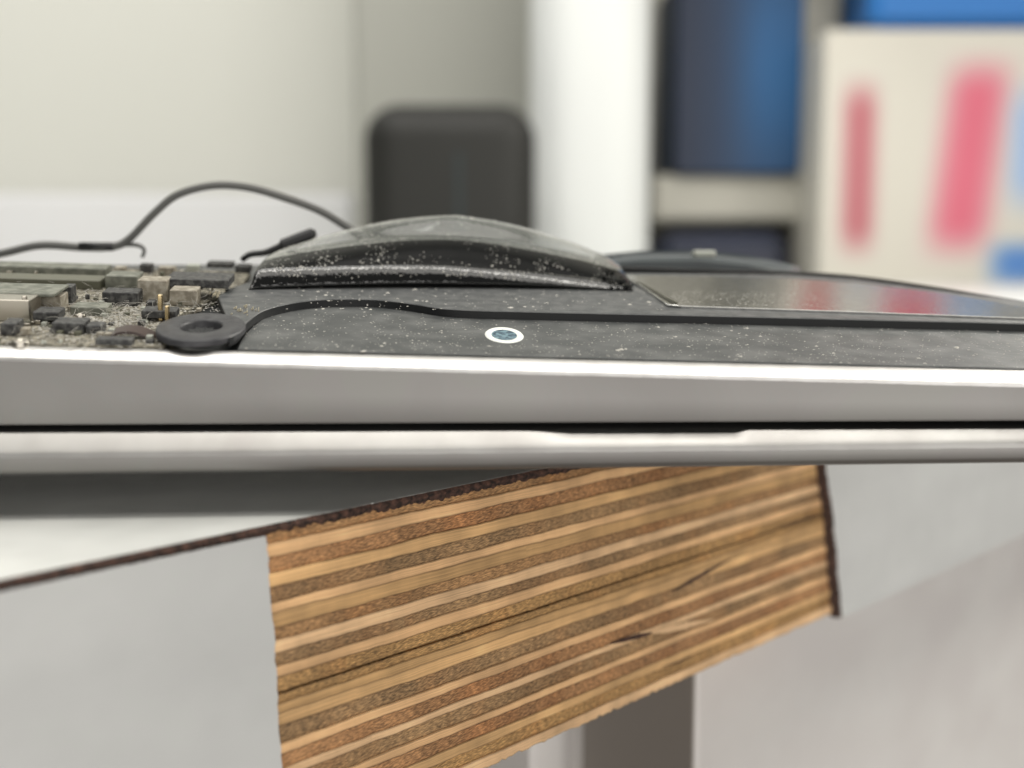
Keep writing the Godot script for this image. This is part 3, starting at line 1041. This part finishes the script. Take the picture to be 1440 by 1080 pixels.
	scatter("dust", fb, spots, 6, "grey dust gathered near the front of the flat battery")
	# ---- things beyond the right back: hinge cover
	st = start()
	var hc: Array = []
	for p in [[838, 366], [900, 360], [980, 359], [1050, 366], [1108, 378], [1125, 383]]: hc.append(p)
	var h1 := PackedVector3Array(); var h2 := PackedVector3Array(); var h3 := PackedVector3Array(); var h4 := PackedVector3Array()
	for k in hc.size():
		var top := on_plane(hc[k][0], hc[k][1] - 7, Vector3(0, 0, -258), Vector3(0, 0, 1))
		var fr_ := on_plane(hc[k][0], hc[k][1] + 7, Vector3(0, 0, -252), Vector3(0, 0, 1))
		h1.append(fr_ + Vector3(0, -6, 0)); h2.append(fr_); h3.append(top); h4.append(top + Vector3(0, -6, -6))
	sheet(st, [h1, h2, h3, h4], Vector3(0, 1, 1), 1, [1])
	commit(st, "hinge_cover", mat(Color(.24, .27, .28), .35), lap)
	st = start()
	var bump := on_plane(990, 357, Vector3(0, 0, -250), Vector3(0, 0, 1))
	block(st, bump, fu, Vector3.UP, fv, Vector3(4.4, 1.4, 2.5), .5)
	commit(st, "hinge_tab", M.pale, lap)
	# ---- logic board with its components at the left
	st = start()
	poly = pix_poly([[-80, 382], [0, 378], [150, 377], [352, 382], [340, 402], [300, 420], [262, 436], [240, 452], [236, 470]], -.3)
	poly.append(Vector2(bpx(236, 480, -.3).x, 3.6)); poly.append(Vector2(-120, 3.6))
	slab(st, poly, -.3, -1.4, .1)
	logic = commit(st, "logic_board", M.board, lap, "dust covered circuit board full of small parts")
	comp("connector", -20, 44, 421, 452, 5.5, M.steel)
	comp("connector_cover", -40, 78, 412, 417, 8, M.greygreen, 2.4)
	comp("pin", 32, 39, 416, 452, .6, M.steel)
	comp("shield_can", -60, 145, 392, 405, 5, M.olive)
	comp("chip", 87, 101, 403, 428, 3, M.chip)
	comp("socket", 53, 87, 416, 438, 4, M.beige)
	comp("chip", 45, 82, 439, 451, 4, M.chip, .3)
	comp("chip", 72, 118, 454, 470, 4, M.chip)
	comp("chip", 120, 143, 458, 470, 3, M.chip)
	comp("chip", 98, 150, 432, 444, 4, M.greygreen)
	comp("chip", 143, 194, 411, 430, 4, M.chip)
	comp("coil", 147, 194, 388, 408, 5, M.greygreen)
	comp("connector", 193, 236, 394, 424, 4, M.beige)
	comp("connector", 238, 277, 408, 430, 4, M.beige)
	comp("chip", 206, 220, 412, 421, 2, M.chip)
	comp("chip_cover", 230, 322, 393, 405, 7, M.chip, 1.6)
	comp("pin", 222, 229, 414, 452, .8, M.brass)
	comp("pin", 232, 238, 430, 456, .8, M.brass)
	comp("chip", 198, 247, 437, 448, 3.5, M.chip, .2)
	comp("capacitor", 205, 217, 424, 434, 2, M.chip)
	comp("chip", 133, 186, 477, 486, 2, M.chip)
	comp("chip", 0, 22, 455, 472, 4, M.chip)
	comp("resistor", 28, 40, 462, 472, 1.5, M.beige)
	comp("heat_spreader", -60, 152, 375, 387, 5, M.greygreen)
	comp("resistor", 160, 176, 376, 386, 2, M.beige)
	comp("chip", 290, 328, 370, 377, 3, M.chip, .2)
	comp("resistor", 196, 214, 372, 384, 2, M.chip)
	comp("resistor", 222, 246, 376, 386, 2, M.beige)
	comp("resistor", 262, 280, 373, 382, 2, M.pale)
	comp("resistor", 330, 352, 374, 384, 3, M.chip)
	for k in 210:
		var x := rng.randf_range(-10, 340); var y := rng.randf_range(384, 484)
		if x > 215 and y > 440: continue
		var s := rng.randf_range(4, 11)
		comp("resistor", x, x + s, y - rng.randf_range(3, 7), y, rng.randf_range(.5, 1.4), [M.chip, M.beige, M.steel, M.pale, M.olive][rng.randi() % 5], -.3, .05)
	for sc in [[28, 478, 1.1], [180, 398, 1.0], [318, 412, .9], [112, 441, .8]]:      # screws
		var q := bpx(sc[0], sc[1], .2)
		st = start()
		rows = []
		for k in 25:
			var t := TAU * k / 24
			var row := PackedVector3Array()
			for j in 6:
				var rr: float = [1.0, 1.0, .9, .45, .38, .0][j]; var hh: float = [-.4, .25, .36, .42, .2, .18][j]
				row.append(bp(q.x + cos(t) * rr * sc[2], q.y + sin(t) * rr * sc[2], hh - .2))
			rows.append(row)
		sheet(st, rows, bw, 1)
		commit(st, "screw", M.steel, logic)
	st = start()      # little arched flat cable in front
	var ar1 := PackedVector3Array(); var ar2 := PackedVector3Array(); var ar3 := PackedVector3Array()
	for k in 13:
		var t := k / 12.0
		var q := bpx(lerpf(156, 216, t), 478, -.3)
		var hgt := 1.15 * sin(PI * (t * .8 + .2))
		ar1.append(bp(q.x, q.y, hgt - .3)); ar2.append(bp(q.x, q.y + 3.0, hgt)); ar3.append(bp(q.x, q.y - .02, hgt - .62))
	sheet(st, [ar3, ar1, ar2], bw - bv, 1, [1])
	commit(st, "ribbon", mat(Color(.22, .15, .13), .4), logic)
	# lint and dust on the board
	st = start()
	for k in 420:
		var x := rng.randfn(150, 70); var y := rng.randfn(438, 14)
		if k % 3 == 0:
			x = rng.randf_range(0, 330); y = rng.randf_range(395, 478)
		if x > 225 and y > 432: continue
		var q := bpx(x, y, .4)
		var p := bp(q.x, q.y, rng.randf_range(-.1, .9))
		var d := Vector3(rng.randf_range(-1, 1), rng.randf_range(-.2, .6), rng.randf_range(-1, 1)).normalized() * rng.randf_range(.4, 1.3)
		var bend := Vector3(rng.randf_range(-1, 1), rng.randf_range(-.3, .8), rng.randf_range(-1, 1)) * .35
		tube(st, PackedVector3Array([p - d, p - d * .3 + bend, p + d * .4 + bend * .6, p + d]), .035, .02, 4)
	var li := commit(st, "lint", M.lint, logic, "grey lint caught between the parts")
	li.set_meta("kind", "stuff")
	spots = []
	for k in 4200:
		var x := rng.randf_range(-10, 345); var y := rng.randf_range(380, 486)
		if rng.randf() < .45:
			x = rng.randfn(150, 60); y = rng.randfn(445, 16)
		if x > 226 and y > 436 or y > 487: continue
		var q := bpx(x, y, 0)
		spots.append([bp(q.x, q.y, -.28), bw, rng.randf_range(.06, .24), rng.randf_range(.7, 1.5)])
	scatter("dust", logic, spots, 8, "grey dust between the parts of the circuit board")
	# dust on plate and frame
	spots = []
	for k in 2600:
		var x := rng.randf_range(345, 1440); var y := lerpf(436, 520, pow(rng.randf(), .8))
		var q := bpx(x, y, -.35)
		if q.y < 3.4: continue
		var s := .05 + absf(rng.randfn(0, .06))
		if k % 50 == 0: s *= 2.4
		spots.append([bp(q.x, q.y, -.34), bw, s, rng.randf_range(.7, 1.6)])
	for fl in [[873, 492, .5], [868, 493, .4], [1148, 487, .28], [880, 491, .3]]:
		var q := bpx(fl[0], fl[1], -.35)
		spots.append([bp(q.x, q.y, -.33), bw, fl[2], 1.2])
	scatter("dust", pad, spots, 9, "pale dust strewn over the trackpad plate")
	spots = []
	for k in 260:
		var x := rng.randf_range(345, 1000); var y := rng.randf_range(405, 436)
		var q := bpx(x, y, fw)
		spots.append([bp(q.x, q.y, fw), bw, .06 + absf(rng.randfn(0, .09)), rng.randf_range(.8, 1.9)])
	for fl in [[458, 415, .34], [505, 401, .3], [545, 412, .36], [584, 407, .34], [462, 423, .25], [600, 424, .26], [452, 404, .22], [880, 408, .5], [886, 407, .4], [912, 425, .4]]:
		var q := bpx(fl[0], fl[1], fw)
		spots.append([bp(q.x, q.y, fw), bw, fl[2], 1.4])
	scatter("dust", fr, spots, 10, "pale crumbs lying on the black battery frame")
	# yellowish glue crumbs where the frame meets the board
	st = start()
	for k in 26:
		var g: Array = [[300, 414], [345, 438]][k % 2]
		var q := bpx(g[0] + rng.randfn(0, 8), g[1] + rng.randfn(0, 3), fw)
		var s := rng.randf_range(.15, .5)
		block(st, bp(q.x, q.y, fw + s * .3), Vector3(rng.randf(), rng.randf(), .3).normalized(), Vector3.UP, Vector3.BACK, Vector3(s * 1.5, s, s), .05)
	commit(st, "glue_crumbs", mat(Color(.74, .71, .62), .8), fr)
	# ---- aerial cable looping up behind the board, and its plug
	st = start()
	var cz := Vector3(0, 0, -236)
	var cab: Array = []
	for p in [[-60, 366], [0, 357], [57, 345], [117, 348], [158, 347], [182, 336], [217, 300], [250, 274], [300, 261], [350, 264], [400, 278], [447, 295], [480, 314], [506, 332], [530, 352]]:
		cab.append(on_plane(p[0], p[1], cz, Vector3(0, 0, 1)))
	tube(st, PackedVector3Array(spline(cab, 6)), .74, .74, 10)
	var ca := commit(st, "cable", M.cable, lap, "thin dark grey cable looping up behind the circuit board")
	st = start()
	var ct: Array = []
	for p in [[168, 345], [185, 344], [197, 346], [203, 352], [200, 362]]: ct.append(on_plane(p[0], p[1], cz, Vector3(0, 0, 1)))
	tube(st, PackedVector3Array(spline(ct, 5)), .45, .35, 8)
	commit(st, "cable_branch", M.cable, ca)
	st = start()
	tube(st, PackedVector3Array([on_plane(112, 347, cz, Vector3(0, 0, 1)), on_plane(160, 347, cz, Vector3(0, 0, 1))]), .85, .8, 10)
	commit(st, "sleeve", M.black_rubber, ca)
	st = start()
	cz = Vector3(0, 0, -228)
	var pa := on_plane(394, 346, cz, Vector3(0, 0, 1)); var pb := on_plane(444, 327, cz, Vector3(0, 0, 1))
	var px := (pb - pa).normalized()
	block(st, (pa + pb) / 2, px, px.cross(Vector3.BACK).normalized(), Vector3.BACK, Vector3((pb - pa).length(), 2.1, 2.4), .6)
	var pl := commit(st, "plug", M.black_rubber, lap, "small black plug sticking up behind the board")
	st = start()
	var pc: Array = []
	for p in [[340, 366], [352, 358], [374, 355], [396, 346]]: pc.append(on_plane(p[0], p[1], cz, Vector3(0, 0, 1)))
	tube(st, PackedVector3Array(spline(pc, 5)), .5, .7, 8)
	commit(st, "plug_lead", M.black_rubber, pl)

func film_at(a: float, b: float, ba: Vector2, bb: Vector2, w0: float) -> Vector3:
	return dome(a, b, ba, bb, w0, lerpf(4.3, 7.4, smoothstep(.40, .62, b))) + bw * .07

# point of the swollen pouch: a along its front (0..1), b from the front foot over the top to the back
func dome(a: float, b: float, ba: Vector2, bb: Vector2, w0: float, high := 4.3) -> Vector3:
	var x := a * 2.0 - 1.0
	var ends := pow(maxf(0.0, 1.0 - pow(absf(x), 5.0 if x > 0 else 40.0)), .5)
	var foot := ba.lerp(bb, a)
	var deep := 30.0
	var wall := lerpf(3.0, 1.3, smoothstep(.4, 1.0, a)) * (.35 + .65 * ends)
	if a < .02: wall *= smoothstep(0.0, .012, a)
	var lift := .55 * (1.0 - x * x)
	var v: float; var w: float
	if b < .22:      # a tight roll along the front, then a crease where the dome begins
		var t := b / .22
		v = 2.38 * pow(t, 1.2)
		w = wall * (1.0 - pow(1.0 - t, 1.6))
	else:
		var t := (b - .22) / .78
		var crown := pow(maxf(0.0, 1.0 - pow(absf((a - .53) / .53), 1.65)), .95)
		v = 2.38 + deep * t
		w = wall * (1.0 - t * t * .9) + high * crown * pow(sin(PI * pow(t, .85)), .9)
	var wrinkle := nz.get_noise_3d(a * 260.0, b * 60.0, 1.0) * .10 * (1.0 - ends * .85) + nz.get_noise_3d(a * 60.0, b * 25.0, 9.0) * .10 + nz.get_noise_3d(a * 620.0, b * 30.0, 19.0) * .05 * smoothstep(.2, .05, absf(b - .11))
	return bp(foot.x, foot.y + v + 2.2 * (1.0 - x * x), w0 + lift * (1.0 - b) + w + wrinkle + .05)
